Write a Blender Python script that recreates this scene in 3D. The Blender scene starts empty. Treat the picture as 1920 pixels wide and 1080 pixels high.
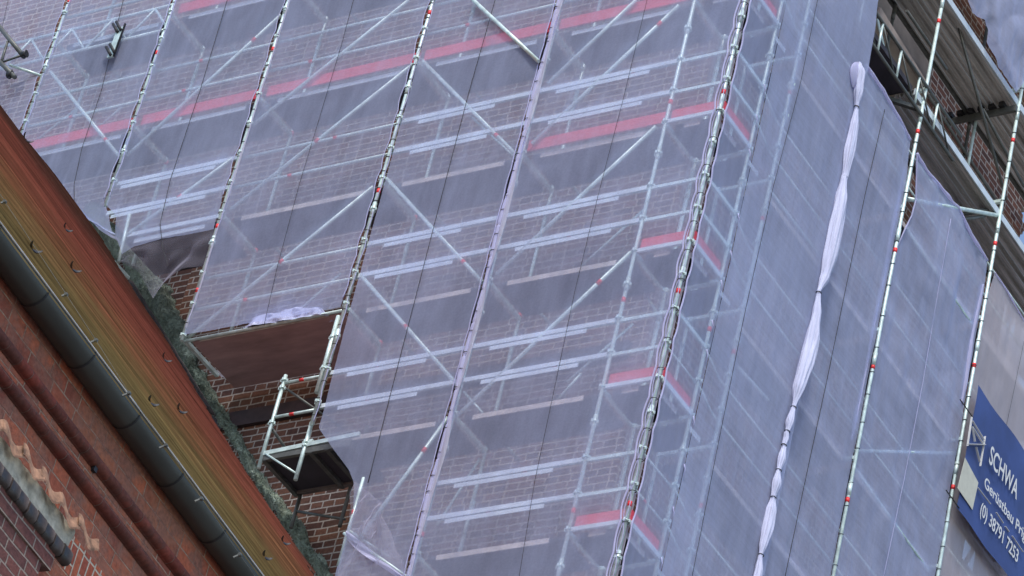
import bpy, math, random
from mathutils import Vector, Matrix, noise
random.seed(7)
sc = bpy.context.scene
COL = sc.collection
# ------------------------------------------------------------------ camera
CAM = Vector((22.88806749, -31.27713913, -28.58436395))
RT = Vector((0.84495598, 0.49503756, 0.20245296)); UP = Vector((0.16247525, -0.59822831, 0.78468126)); FW = Vector((-0.50955979, 0.63012753, 0.58590794))
FPX = 7800.0
cd = bpy.data.cameras.new('camera'); cam = bpy.data.objects.new('camera', cd); COL.objects.link(cam)
cd.sensor_width = 36; cd.lens = FPX / 1920 * 36; cd.clip_start = 0.5; cd.clip_end = 4000
cam.matrix_world = Matrix(((RT.x, UP.x, -FW.x, CAM.x), (RT.y, UP.y, -FW.y, CAM.y), (RT.z, UP.z, -FW.z, CAM.z), (0, 0, 0, 1)))
sc.camera = cam
# ------------------------------------------------------------------ world + sun
SUN_EL, SUN_AZ = 55.0, 150.0          # azimuth clockwise from +Y
w = bpy.data.worlds.new('World'); sc.world = w; w.use_nodes = True
nt = w.node_tree; bg = nt.nodes['Background']
sky = nt.nodes.new('ShaderNodeTexSky'); sky.sky_type = 'NISHITA'; sky.sun_disc = False
sky.sun_elevation = math.radians(SUN_EL); sky.sun_rotation = math.radians(SUN_AZ); sky.dust_density = 1.2; sky.air_density = 1.0; sky.ozone_density = 1.0
nt.links.new(sky.outputs[0], bg.inputs[0]); bg.inputs[1].default_value = 0.15
sl = bpy.data.lights.new('sun', 'SUN'); sun = bpy.data.objects.new('sun', sl); COL.objects.link(sun)
sl.energy = 1.7; sl.angle = math.radians(10); sl.color = (1.0, 0.95, 0.88)
az, el = math.radians(SUN_AZ), math.radians(SUN_EL)
sd = Vector((math.sin(az) * math.cos(el), math.cos(az) * math.cos(el), math.sin(el)))
sun.rotation_euler = sd.to_track_quat('Z', 'Y').to_euler()
sc.view_settings.view_transform = 'Standard'; sc.view_settings.look = 'None'; sc.view_settings.gamma = 1
sc.view_settings.exposure = 0.70
sc.render.engine = 'CYCLES'
sc.cycles.transparent_max_bounces = 24; sc.cycles.max_bounces = 8

# ------------------------------------------------------------------ helpers
def ray(x, y): return (FW * FPX + RT * (x - 960) + UP * (540 - y)).normalized()
def at(x, y, Y=0.0):
    d = ray(x, y); return CAM + d * ((Y - CAM.y) / d.y)
def atx(x, y, X=0.0):
    d = ray(x, y); return CAM + d * ((X - CAM.x) / d.x)
def atz(x, y, Z):
    d = ray(x, y); return CAM + d * ((Z - CAM.z) / d.z)

class MB:
    def __init__(s): s.v = []; s.f = []; s.sm = []
    def face(s, idx, smooth=False): s.f.append(idx); s.sm.append(smooth)
    def box(s, a, b):
        a = Vector(a); b = Vector(b); x0, x1 = sorted((a.x, b.x)); y0, y1 = sorted((a.y, b.y)); z0, z1 = sorted((a.z, b.z)); n = len(s.v)
        s.v += [(x, y, z) for z in (z0, z1) for y in (y0, y1) for x in (x0, x1)]
        for q in ((0, 2, 3, 1), (4, 5, 7, 6), (0, 1, 5, 4), (2, 6, 7, 3), (0, 4, 6, 2), (1, 3, 7, 5)): s.face([n + i for i in q])
        return s
    def bar(s, a, b, w, h, up=(0, 0, 1)):       # rectangular bar from a to b, w across, h along up
        a = Vector(a); b = Vector(b); d = (b - a).normalized(); u = Vector(up); u = (u - d * u.dot(d)).normalized(); c = d.cross(u); n = len(s.v)
        for p in (a, b):
            for i, j in ((-1, -1), (1, -1), (1, 1), (-1, 1)): s.v.append(tuple(p + c * (i * w / 2) + u * (j * h / 2)))
        for q in ((3, 2, 1, 0), (4, 5, 6, 7), (0, 1, 5, 4), (1, 2, 6, 5), (2, 3, 7, 6), (3, 0, 4, 7)): s.face([n + i for i in q])
        return s
    def tube(s, pts, r, seg=10, cap=True, closed=False):
        pts = [Vector(p) for p in pts]; rs = r if isinstance(r, (list, tuple)) else [r] * len(pts)
        n0 = len(s.v); N = len(pts); ref = None
        for i, p in enumerate(pts):
            if closed: d = pts[(i + 1) % N] - pts[i - 1]
            else: d = pts[min(i + 1, N - 1)] - pts[max(i - 1, 0)]
            d.normalize()
            if ref is None: ref = d.orthogonal().normalized()
            ref = (ref - d * ref.dot(d)).normalized(); c = d.cross(ref)
            for k in range(seg):
                a = 2 * math.pi * k / seg; s.v.append(tuple(p + (ref * math.cos(a) + c * math.sin(a)) * rs[i]))
        for i in range(N if closed else N - 1):
            j = (i + 1) % N
            for k in range(seg):
                l = (k + 1) % seg; s.face([n0 + i * seg + k, n0 + i * seg + l, n0 + j * seg + l, n0 + j * seg + k], True)
        if cap and not closed:
            s.face([n0 + k for k in range(seg)][::-1]); s.face([n0 + (N - 1) * seg + k for k in range(seg)])
        return s
    def grid(s, P, nu, nv, smooth=True):
        n = len(s.v)
        for j in range(nv + 1):
            for i in range(nu + 1): s.v.append(tuple(P(i / nu, j / nv)))
        for j in range(nv):
            for i in range(nu):
                a = n + j * (nu + 1) + i; s.face([a, a + 1, a + nu + 2, a + nu + 1], smooth)
        return s
    def prism(s, outline, off):                 # polygon outline (3d pts) extruded by off
        n = len(s.v); k = len(outline); off = Vector(off)
        s.v += [tuple(Vector(p)) for p in outline] + [tuple(Vector(p) + off) for p in outline]
        s.face(list(range(n, n + k))); s.face([n + k + i for i in range(k)][::-1])
        for i in range(k): j = (i + 1) % k; s.face([n + i, n + k + i, n + k + j, n + j][::-1])
        return s
    def build(s, name, mat, parent=None, loc=None):
        me = bpy.data.meshes.new(name); me.from_pydata(s.v, [], s.f); me.update()
        me.polygons.foreach_set('use_smooth', s.sm)
        if mat: me.materials.append(mat)
        o = bpy.data.objects.new(name, me); COL.objects.link(o)
        if parent is not None: o.parent = parent
        if loc is not None: o.location = loc
        return o
def thing(name, label, cat, loc=(0, 0, 0), rz=0, group=None):
    o = bpy.data.objects.new(name, None); COL.objects.link(o); o.location = loc; o.rotation_euler = (0, 0, rz); o.empty_display_size = .2
    return tag(o, label, cat, group)
def tag(o, label, cat, group=None):
    o['label'] = label; o['category'] = cat
    if group: o['group'] = group
    return o
def structure(o): o['kind'] = 'structure'; return o

# ------------------------------------------------------------------ materials
def mat(name):
    m = bpy.data.materials.new(name); m.use_nodes = True; t = m.node_tree; b = t.nodes['Principled BSDF']; return m, t, b
def N(t, typ, **kw):
    n = t.nodes.new(typ)
    for k, v in kw.items():
        if k.startswith('i_'):
            key = k[2:]; key = int(key) if key.isdigit() else key.replace('_', ' '); n.inputs[key].default_value = v
        else: setattr(n, k, v)
    return n
def ramp(t, fac, stops):
    r = t.nodes.new('ShaderNodeValToRGB'); e = r.color_ramp.elements
    while len(e) < len(stops): e.new(0.5)
    for q, (p, c) in zip(e, stops): q.position = p; q.color = c if len(c) == 4 else (*c, 1)
    t.links.new(fac, r.inputs[0]); return r.outputs[0]
def mix(t, a, b, f, mode='MIX'):
    n = t.nodes.new('ShaderNodeMix'); n.data_type = 'RGBA'; n.blend_type = mode
    for sock, val in ((n.inputs[0], f), (n.inputs[6], a), (n.inputs[7], b)):
        if isinstance(val, bpy.types.NodeSocket): t.links.new(val, sock)
        else: sock.default_value = val if not isinstance(val, tuple) or len(val) == 4 else (*val, 1)
    return n.outputs[2]
def coords(t): return N(t, 'ShaderNodeTexCoord').outputs['Object']
def mapping(t, vec, scale=(1, 1, 1), rot=(0, 0, 0), loc=(0, 0, 0)):
    n = N(t, 'ShaderNodeMapping'); n.inputs['Scale'].default_value = scale; n.inputs['Rotation'].default_value = rot; n.inputs['Location'].default_value = loc
    t.links.new(vec, n.inputs[0]); return n.outputs[0]
def noise_n(t, vec, scale, detail=3, rough=.55):
    n = N(t, 'ShaderNodeTexNoise'); n.inputs['Scale'].default_value = scale; n.inputs['Detail'].default_value = detail; n.inputs['Roughness'].default_value = rough
    t.links.new(vec, n.inputs['Vector']); return n.outputs['Fac']
def bump(t, b, h, dist=.01, strength=.6):
    n = N(t, 'ShaderNodeBump'); n.inputs['Distance'].default_value = dist; n.inputs['Strength'].default_value = strength
    t.links.new(h, n.inputs['Height']); t.links.new(n.outputs[0], b.inputs['Normal'])
def simple(name, col, rough=.6, metal=0, var=.25, scale=6, bmp=0.0, stretch=(1, 1, 1)):
    m, t, b = mat(name); v = mapping(t, coords(t), stretch)
    f = noise_n(t, v, scale, 5, .6)
    c2 = tuple(c * (1 - var) for c in col); c1 = tuple(min(1, c * (1 + var)) for c in col)
    t.links.new(ramp(t, f, [(.3, c2), (.7, c1)]), b.inputs['Base Color'])
    b.inputs['Roughness'].default_value = rough; b.inputs['Metallic'].default_value = metal
    if bmp: bump(t, b, f, bmp, .7)
    return m
def brick(name, axes, size, cols, mortar, mort=.012, vary=.5, rot=False, bias=-.1, bumpd=.008, stain=None):
    m, t, b = mat(name); sx = N(t, 'ShaderNodeSeparateXYZ'); t.links.new(coords(t), sx.inputs[0])
    cb = N(t, 'ShaderNodeCombineXYZ'); t.links.new(sx.outputs[axes[0]], cb.inputs[0]); t.links.new(sx.outputs[axes[1]], cb.inputs[1])
    vec = cb.outputs[0]
    # slight irregularity of hand-laid courses
    wn = N(t, 'ShaderNodeTexNoise'); wn.inputs['Scale'].default_value = 2.2; t.links.new(vec, wn.inputs['Vector'])
    vm = N(t, 'ShaderNodeVectorMath', operation='MULTIPLY_ADD'); t.links.new(wn.outputs['Color'], vm.inputs[0]); vm.inputs[1].default_value = (.03, .03, 0); t.links.new(vec, vm.inputs[2])
    vec = vm.outputs[0]
    if rot: vec = mapping(t, vec, rot=(0, 0, math.pi / 2))
    br = N(t, 'ShaderNodeTexBrick'); br.offset = .5; br.squash = .62; br.squash_frequency = 2; br.offset_frequency = 2
    br.inputs['Scale'].default_value = 1; br.inputs['Brick Width'].default_value = size[0]; br.inputs['Row Height'].default_value = size[1]
    br.inputs['Mortar Size'].default_value = mort; br.inputs['Mortar Smooth'].default_value = .4; br.inputs['Bias'].default_value = bias
    br.inputs['Color1'].default_value = (*cols[0], 1); br.inputs['Color2'].default_value = (*cols[1], 1); br.inputs['Mortar'].default_value = (*mortar, 1)
    t.links.new(vec, br.inputs['Vector'])
    n1 = noise_n(t, vec, 1.3, 4, .6); n2 = noise_n(t, vec, 26, 4, .6)
    om = N(t, 'ShaderNodeMath', operation='SUBTRACT'); om.inputs[0].default_value = 1; t.links.new(br.outputs['Fac'], om.inputs[1])
    fm = N(t, 'ShaderNodeMath', operation='MULTIPLY'); t.links.new(ramp(t, n1, [(.45, (0, 0, 0)), (.75, (vary, vary, vary))]), fm.inputs[0]); t.links.new(om.outputs[0], fm.inputs[1])
    c = mix(t, br.outputs['Color'], (*cols[2], 1), fm.outputs[0])
    if stain:
        n3 = noise_n(t, vec, 2.6, 7, .75); c = mix(t, c, (*stain, 1), ramp(t, n3, [(.44, (0, 0, 0)), (.56, (.85, .85, .85))])); n4 = noise_n(t, mapping(t, vec, (1, 1, 1), loc=(7, 3, 0)), 5, 7, .8); c = mix(t, c, (.09, .055, .045, 1), ramp(t, n4, [(.55, (0, 0, 0)), (.68, (.7, .7, .7))]))
    g = ramp(t, n2, [(.25, (.55, .55, .55)), (.75, (1.25, 1.25, 1.25))])
    c = mix(t, c, g, .8, 'MULTIPLY'); t.links.new(c, b.inputs['Base Color'])
    b.inputs['Roughness'].default_value = .85; b.inputs['Specular IOR Level'].default_value = .25
    inv = N(t, 'ShaderNodeMath', operation='MULTIPLY_ADD'); t.links.new(br.outputs['Fac'], inv.inputs[0]); inv.inputs[1].default_value = -1; t.links.new(n2, inv.inputs[2])
    bump(t, b, inv.outputs[0], bumpd, .9)
    return m
def net_material(name, cover, col, streak=.35, glow=.5, lined=False):
    """woven scaffold gauze: threads cover part of the area and more of it when seen at a slant"""
    m = bpy.data.materials.new(name); m.use_nodes = True; t = m.node_tree; t.nodes.clear()
    out = N(t, 'ShaderNodeOutputMaterial'); v = coords(t)
    dif = N(t, 'ShaderNodeBsdfDiffuse'); tr = N(t, 'ShaderNodeBsdfTranslucent'); mx = N(t, 'ShaderNodeMixShader'); mx.inputs[0].default_value = glow
    big = noise_n(t, v, .55, 3, .5); c = ramp(t, big, [(.3, tuple(x * .93 for x in col)), (.7, col)])
    t.links.new(c, dif.inputs[0]); t.links.new(c, tr.inputs[0]); t.links.new(dif.outputs[0], mx.inputs[1]); t.links.new(tr.outputs[0], mx.inputs[2])
    # crumple bump
    f1 = noise_n(t, mapping(t, v, (1, 1, .28)), 5, 5, .55); bp = N(t, 'ShaderNodeBump'); bp.inputs['Distance'].default_value = .05; bp.inputs['Strength'].default_value = .3
    t.links.new(f1, bp.inputs['Height']); t.links.new(bp.outputs[0], dif.inputs['Normal']); t.links.new(bp.outputs[0], tr.inputs['Normal'])
    # coverage
    geo = N(t, 'ShaderNodeNewGeometry'); dt = N(t, 'ShaderNodeVectorMath', operation='DOT_PRODUCT'); t.links.new(geo.outputs['Incoming'], dt.inputs[0]); t.links.new(geo.outputs['Normal'], dt.inputs[1])
    ab = N(t, 'ShaderNodeMath', operation='ABSOLUTE'); t.links.new(dt.outputs['Value'], ab.inputs[0])
    mxm = N(t, 'ShaderNodeMath', operation='MAXIMUM'); t.links.new(ab.outputs[0], mxm.inputs[0]); mxm.inputs[1].default_value = .12
    inv = N(t, 'ShaderNodeMath', operation='DIVIDE'); inv.inputs[0].default_value = 1; t.links.new(mxm.outputs[0], inv.inputs[1])
    n_st = noise_n(t, mapping(t, v, (3.2, 3.2, .55)), 1.6, 4, .6); n_b = noise_n(t, mapping(t, v, (1, 1, .6)), .75, 2, .5); n_w = noise_n(t, v, 38, 2, .6)
    s1 = N(t, 'ShaderNodeMath', operation='ADD'); t.links.new(n_st, s1.inputs[0]); t.links.new(n_b, s1.inputs[1])
    s2 = N(t, 'ShaderNodeMath', operation='MULTIPLY_ADD'); t.links.new(n_w, s2.inputs[0]); s2.inputs[1].default_value = .55; t.links.new(s1.outputs[0], s2.inputs[2])
    if lined:      # weft lines running along the cloth
        n_l = noise_n(t, mapping(t, v, (1, .7, 13)), 1.5, 3, .7); s3 = N(t, 'ShaderNodeMath', operation='MULTIPLY_ADD'); t.links.new(n_l, s3.inputs[0]); s3.inputs[1].default_value = .9; t.links.new(s2.outputs[0], s3.inputs[2])
        s4 = N(t, 'ShaderNodeMath', operation='SUBTRACT'); t.links.new(s3.outputs[0], s4.inputs[0]); s4.inputs[1].default_value = .45; s2 = s4
    op = 1 - cover
    mr = N(t, 'ShaderNodeMapRange'); t.links.new(s2.outputs[0], mr.inputs[0]); mr.inputs[1].default_value = .75; mr.inputs[2].default_value = 1.8
    mr.inputs[3].default_value = min(.97, op + streak * .28); mr.inputs[4].default_value = max(.02, op - streak * .28)
    pw = N(t, 'ShaderNodeMath', operation='POWER'); t.links.new(mr.outputs[0], pw.inputs[0]); t.links.new(inv.outputs[0], pw.inputs[1])
    tp = N(t, 'ShaderNodeBsdfTransparent'); mm = N(t, 'ShaderNodeMixShader'); t.links.new(pw.outputs[0], mm.inputs[0]); t.links.new(mx.outputs[0], mm.inputs[1]); t.links.new(tp.outputs[0], mm.inputs[2])
    t.links.new(mm.outputs[0], out.inputs[0]); return m

NETC = (.63, .70, .98)
M = {}
M['net_front'] = net_material('net_front', .32, NETC, .34)
M['net_side'] = net_material('net_side', .43, NETC, .42, .5, True)
M['net_far'] = net_material('net_far', .45, (.78, .75, .84), .2)
M['net_thick'] = net_material('net_thick', .86, (.70, .70, .90), .2)
M['net_clear'] = net_material('net_clear', .30, NETC, .2)
M['net_thin_shade'] = net_material('net_thin_shade', .20, (.60, .58, .70), .1)  # building's shade on the loose bag put in as darker, thinner net
M['galv'] = simple('galvanised_steel', (.58, .70, .66), .4, .25, .28, 9, .001)
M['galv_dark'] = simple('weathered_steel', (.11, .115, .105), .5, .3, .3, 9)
M['galv_mid'] = simple('dull_steel', (.42, .42, .40), .5, .3, .3, 4)
M['red_band'] = simple('red_band_paint', (.75, .03, .03), .45, 0, .15)
M['toeboard'] = simple('red_toeboard_paint', (.62, .05, .07), .5, 0, .15, 2, 0, (.3, .3, 3))
M['alu'] = simple('aluminium_edge', (.62, .68, .70), .45, .25, .15, 5)
M['wood_edge'] = simple('plywood_edge', (.50, .44, .40), .8, 0, .3, 6)
M['wood_edge2'] = simple('weathered_plank', (.24, .19, .16), .85, 0, .3, 6)
M['ply'] = simple('brown_plywood', (.42, .27, .26), .65, 0, .25, 1.5, .001, (1, 4, 1))
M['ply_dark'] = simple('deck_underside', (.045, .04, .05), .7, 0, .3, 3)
M['tie'] = simple('black_tie', (.015, .015, .018), .6)
M['black'] = simple('black_iron', (.02, .02, .022), .55, .2)
M['timber'] = simple('grey_timber', (.16, .13, .11), .85, 0, .3, 5, .003, (1, 1, 8))
M['gutter'] = simple('grey_zinc_gutter', (.052, .054, .048), .42, .25, .22, 2.5, .001, (1, .5, 1))
M['rim'] = simple('pale_metal_rim', (.62, .58, .54), .4, .4)
M['mortar'] = simple('pale_mortar', (.42, .39, .31), .9, 0, .45, 9, .02)
M['tile'] = simple('orange_clay_tile', (.32, .17, .10), .8, 0, .6, 14, .012)
M['glazed'] = simple('black_glazed_brick', (.05, .035, .03), .55, 0, .6, 9, .006)
M['concrete'] = simple('weathered_render', (.20, .16, .13), .9, 0, .3, 2, .01)
M['brick_front'] = brick('tower_brick_front', (0, 2), (.29, .104), ((.20, .090, .058), (.085, .042, .036), (.17, .10, .06)), (.44, .38, .33), .013)
M['brick_side'] = brick('tower_brick_side', (1, 2), (.29, .104), ((.22, .090, .06), (.085, .042, .036), (.18, .10, .06)), (.44, .38, .33), .013)
M['brick_nave'] = brick('nave_brick', (1, 2), (.34, .13), ((.44, .12, .06), (.20, .06, .042), (.48, .20, .09)), (.36, .24, .17), .008, .8, stain=(.27, .12, .085))
M['brick_roll'] = brick('nave_moulded_brick', (1, 2), (.28, .30), ((.24, .055, .038), (.09, .03, .025), (.30, .10, .06)), (.20, .11, .085), .005, .7, stain=(.13, .05, .04))
M['brick_rowlock'] = brick('nave_rowlock_brick', (1, 2), (.26, .085), ((.45, .12, .06), (.30, .07, .045), (.10, .06, .05)), (.48, .42, .34), .010, .5, True)
M['brick_annex'] = brick('annex_brick', (1, 2), (.27, .095), ((.20, .075, .062), (.12, .052, .048), (.17, .085, .07)), (.30, .24, .2), .009)

def roof_material():
    m, t, b = mat('roof_tile'); v = coords(t); sx = N(t, 'ShaderNodeSeparateXYZ'); t.links.new(v, sx.inputs[0])
    # bands of lichen by height up the slope, broken by noise
    nz = noise_n(t, mapping(t, v, (.35, .12, .35)), 2.2, 8, .8)
    a = N(t, 'ShaderNodeMath', operation='MULTIPLY_ADD'); t.links.new(nz, a.inputs[0]); a.inputs[1].default_value = 7.0; t.links.new(sx.outputs[2], a.inputs[2])
    mr = N(t, 'ShaderNodeMapRange'); t.links.new(a.outputs[0], mr.inputs[0]); mr.inputs[1].default_value = 1.5; mr.inputs[2].default_value = 19.5
    c = ramp(t, mr.outputs[0], [(.0, (.34, .28, .14)), (.20, (.32, .245, .12)), (.36, (.36, .20, .11)), (.50, (.37, .155, .105)), (.70, (.33, .125, .09)), (.86, (.17, .085, .062)), (1, (.26, .13, .09))])
    st = noise_n(t, mapping(t, v, (9.0, .30, 9.0)), 1.0, 7, .8)
    c = mix(t, c, ramp(t, st, [(.3, (.45, .42, .40)), (.7, (1.5, 1.5, 1.5))]), 1.0, 'MULTIPLY')
    s3 = noise_n(t, mapping(t, v, (3.2, .10, 3.2)), 1.0, 8, .85); c = mix(t, c, ramp(t, s3, [(.35, (.68, .66, .64)), (.65, (1.3, 1.3, 1.3))]), 1.0, 'MULTIPLY')
    sp = noise_n(t, v, 30, 2, .7); c = mix(t, c, (.3, .27, .18, 1), ramp(t, sp, [(.66, (0, 0, 0)), (.78, (.5, .5, .5))]))
    t.links.new(c, b.inputs['Base Color']); b.inputs['Roughness'].default_value = .8; b.inputs['Specular IOR Level'].default_value = .2
    return m
M['roof'] = roof_material()
def moss_material():
    m, t, b = mat('moss'); v = coords(t); n1 = noise_n(t, v, 3.5, 6, .7); n2 = noise_n(t, v, 22, 4, .7)
    c = ramp(t, n1, [(.3, (.05, .065, .045)), (.5, (.17, .21, .16)), (.7, (.33, .38, .31))]); c = mix(t, c, ramp(t, n2, [(.3, (.5, .5, .5)), (.7, (1.3, 1.3, 1.3))]), 1, 'MULTIPLY')
    t.links.new(c, b.inputs['Base Color']); b.inputs['Roughness'].default_value = .95; bump(t, b, n2, .03, .9); return m
M['moss'] = moss_material()
def corr_material():
    m, t, b = mat('ribbed_steel_deck'); v = coords(t); n = noise_n(t, mapping(t, v, (6, .4, 1)), 2, 5, .6)
    t.links.new(ramp(t, n, [(.3, (.36, .34, .31)), (.7, (.74, .70, .66))]), b.inputs['Base Color']); b.inputs['Metallic'].default_value = .35
    t.links.new(ramp(t, n, [(.3, (.28, .28, .28)), (.7, (.45, .45, .45))]), b.inputs['Roughness']); return m
M['corr'] = corr_material()
M['banner'] = simple('blue_banner_fabric', (.032, .06, .20), .6, 0, .3, 1.3)
M['print'] = simple('pale_print', (.62, .63, .62), .7, 0, .08)
M['ground'] = simple('paving', (.16, .15, .14), .9, 0, .25, .8)

# ------------------------------------------------------------------ the tower
GZ = -30.2
structure(MB().box((-300, -300, GZ - .3), (300, 300, GZ)).build('ground', M['ground']))
tower = thing('brick_tower', 'tall red brick church tower standing behind the scaffold netting', 'tower', (-8, 5, GZ))
def child_world(mb, name, m, par):
    o = mb.build(name, m, par); o.matrix_parent_inverse = Matrix.Translation(-Vector(par.location)); return o
WY, WX, YE = 1.1, -1.1, 9.15
mb = MB()     # front wall, slightly set back left of the chamfered edge
EX = -8.63
mb.grid(lambda u, v: (EX + (WX - EX) * u, WY, GZ + (22 - GZ) * v), 1, 1, False)
mb.grid(lambda u, v: (EX - .13 + .13 * u, WY + .13 - .13 * u, GZ + (22 - GZ) * v), 1, 1, False)
mb.grid(lambda u, v: (-20 + (EX - .13 + 20) * u, WY + .13, GZ + (22 - GZ) * v), 1, 1, False)
child_world(mb, 'front_wall', M['brick_front'], tower)
mb = MB()
mb.grid(lambda u, v: (WX, WY + (YE - WY) * u, GZ + (22 - GZ) * v), 1, 1, False)
mb.grid(lambda u, v: (WX - 1.2 * u, YE, GZ + (22 - GZ) * v), 1, 1, False)
for k in range(60):   # toothed broken end of the brickwork
    z = 5.6 + k * .104; mb.box((WX - .3, YE - .01, z), (WX - .002, YE + random.choice((.02, .1, .16, .22)), z + .092))
child_world(mb, 'side_wall', M['brick_side'], tower)
holes = [(9.22, 9.72, 6.58, 7.02), (9.85, 10.6, 5.92, 6.36), (9.10, 9.68, 2.58, 3.04)]     # openings with sky behind
mb = MB(); ys = sorted({9.16, 15.0} | {h[0] for h in holes} | {h[1] for h in holes}); zs_ = sorted({-6, 7.3} | {h[2] for h in holes} | {h[3] for h in holes})
for ya, yb in zip(ys, ys[1:]):
    for za, zb in zip(zs_, zs_[1:]):
        if yb <= 9.16: continue
        yc, zc_ = (ya + yb) / 2, (za + zb) / 2
        if any(h[0] < yc < h[1] and h[2] < zc_ < h[3] for h in holes): continue
        mb.box((WX - .12, max(ya, 9.16), za), (WX, yb, zb))
for h in holes: mb.bar((WX - .06, (h[0] * .6 + h[1] * .4), h[2]), (WX - .06, (h[0] * .25 + h[1] * .75), h[3]), .05, .05)
child_world(mb, 'boarded_wall', simple('pinkish_render', (.52, .47, .50), .9, 0, .2, 1.2), tower)
mb = MB()     # dark stone string course on the front wall seen beside the small platform
a = at(445, 778, 1.0); b = at(655, 742, 1.0)
mb.box((-9.0, 1.04, a.z - .14), (-1.3, 1.15, a.z + .10)); child_world(mb, 'string_course', simple('dark_glazed_course', (.045, .025, .024), .6, 0, .4, 6), tower)
mb = MB()
for z in (9.05,): mb.box((-20, 1.12, 22), (-1.12, 9, 22.2))
child_world(mb, 'tower_top', M['concrete'], tower)

# ------------------------------------------------------------------ nave with steep tiled roof
th = math.radians(7.5); E1 = Vector((math.cos(th), math.sin(th), 0)); H = Vector((-math.sin(th), math.cos(th), 0)); O = Vector((5.22, -13.3, -12.3))
NR = Vector((.7644836, 0, .6446431))                       # roof normal in nave coordinates
def loc(p): q = p - O; return Vector((q.dot(E1), q.dot(H), q.z))
def nroof(x, y, lift=0.0):
    d = ray(x, y); n = E1 * NR.x + Vector((0, 0, NR.z)); t = (O + n * lift - CAM).dot(n) / d.dot(n); return loc(CAM + d * t)
def nwall(x, y, xl):
    d = ray(x, y); return loc(CAM + d * ((xl - (CAM - O).dot(E1)) / d.dot(E1)))
nave = thing('brick_nave', 'red brick church side building with steep mossy tiled roof and dark gutter', 'building', O, th)
edge_px = [(0, 202), (33, 245), (59, 278), (101, 328), (133, 373), (166, 417), (193, 456), (222, 505), (267, 574), (296, 616), (340, 690), (398, 787), (430, 840), (493, 938), (528, 994), (587, 1074)]
edge = [nroof(*q) for q in edge_px]
RD = Vector((-NR.z, 0, NR.x))                                # up-slope
def ucoord(p): return p.dot(RD)
# upper right boundary as y'(s): along-ridge limit for every distance s up the slope
prs = sorted([(ucoord(p), p.y) for p in edge[6:]])
def ylim(s):
    if s <= prs[0][0]: return prs[0][1] + (prs[0][0] - s) * 0.05
    for (s0, y0), (s1, y1) in zip(prs, prs[1:]):
        if s <= s1: return y0 + (y1 - y0) * (s - s0) / max(1e-6, s1 - s0)
    return prs[-1][1]
top_edge = sorted([(p.y, ucoord(p)) for p in edge[:7]])
def slim(y):
    if y <= top_edge[0][0]: return top_edge[0][1] - (top_edge[0][0] - y) * .02
    for (y0, s0), (y1, s1) in zip(top_edge, top_edge[1:]):
        if y <= y1: return s0 + (s1 - s0) * (y - y0) / max(1e-6, y1 - y0)
    return top_edge[-1][1]
mb = MB(); step = .17; s = -.02; smax = max(q[1] for q in top_edge); row = 0
while s < smax + .05:
    s1 = s + step; yl = ylim(s + step / 2); n0 = len(mb.v); segs = 46; lift = .018 + random.uniform(-.004, .006); idx = []
    ys = [-16 + (yl + 16) * i / segs for i in range(segs + 1)]
    for i, y in enumerate(ys):
        j = .006 * noise.noise(Vector((row * 3.1, y * 2.3, 0))) + .008 * noise.noise(Vector((row * .15, y * .35, 4)))
        if s > slim(y) : sa = sb = None
        a = RD * min(s, slim(y)); b = RD * min(s1, slim(y))
        p0 = a + NR * (j - .004); p1 = a + NR * (lift + j); p2 = b + NR * (.002 + j)
        for p in (p0, p1, p2): mb.v.append((p.x, y, p.z))
    for i in range(segs):
        q = n0 + i * 3
        if s > slim(ys[i]) and s > slim(ys[i + 1]): continue
        mb.face([q, q + 3, q + 4, q + 1]); mb.face([q + 1, q + 4, q + 5, q + 2])
    s = s1; row += 1
tiles = mb.build('roof', M['roof'], nave)
# roof body under the tiles
mb = MB(); pts = []
for s in (0, 4, 8, 12, 16, smax): pts.append((s, ylim(s)))
n0 = 0
for (s0, y0), (s1, y1) in zip(pts, pts[1:]):
    n = len(mb.v)
    for s, yy in ((s0, -16), (s0, y0 - .02), (s1, y1 - .02), (s1, -16)):
        p = RD * min(s, smax - .4) - NR * .05; mb.v.append((p.x, yy, p.z))
    mb.face([n, n + 1, n + 2, n + 3])
    n = len(mb.v)
    for s, yy in ((s0, y0), (s1, y1)):
        for l in (.0, -.35): p = RD * min(s, smax - .1) + NR * l; mb.v.append((p.x, yy, p.z))
    mb.face([n, n + 1, n + 3, n + 2])
mb.build('roof_base', M['timber'], tiles)
# layered tile edges at the roof verge, their shade put into the dark colour
mb = MB()
for i in range(5):
    A = nroof(232 + i * 5, 530, .03); B = nroof(392 + i * 3, 768, .03)
    A = loc(at(232 + i * 4, 520 + i * 2, .80 - .02 * i)); B = loc(at(388 + i * 4, 772 + i * 2, .80 - .02 * i))
    pp = [A + (B - A) * (k / 14) + Vector((0, 0, .012 * noise.noise(Vector((k * .8, i * 7, 1))))) for k in range(15)]
    mb.tube(pp, .011, 5)
mb.build('verge_tile', simple('shaded_verge', (.05, .036, .033), .8, 0, .5, 12), tiles)
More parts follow.
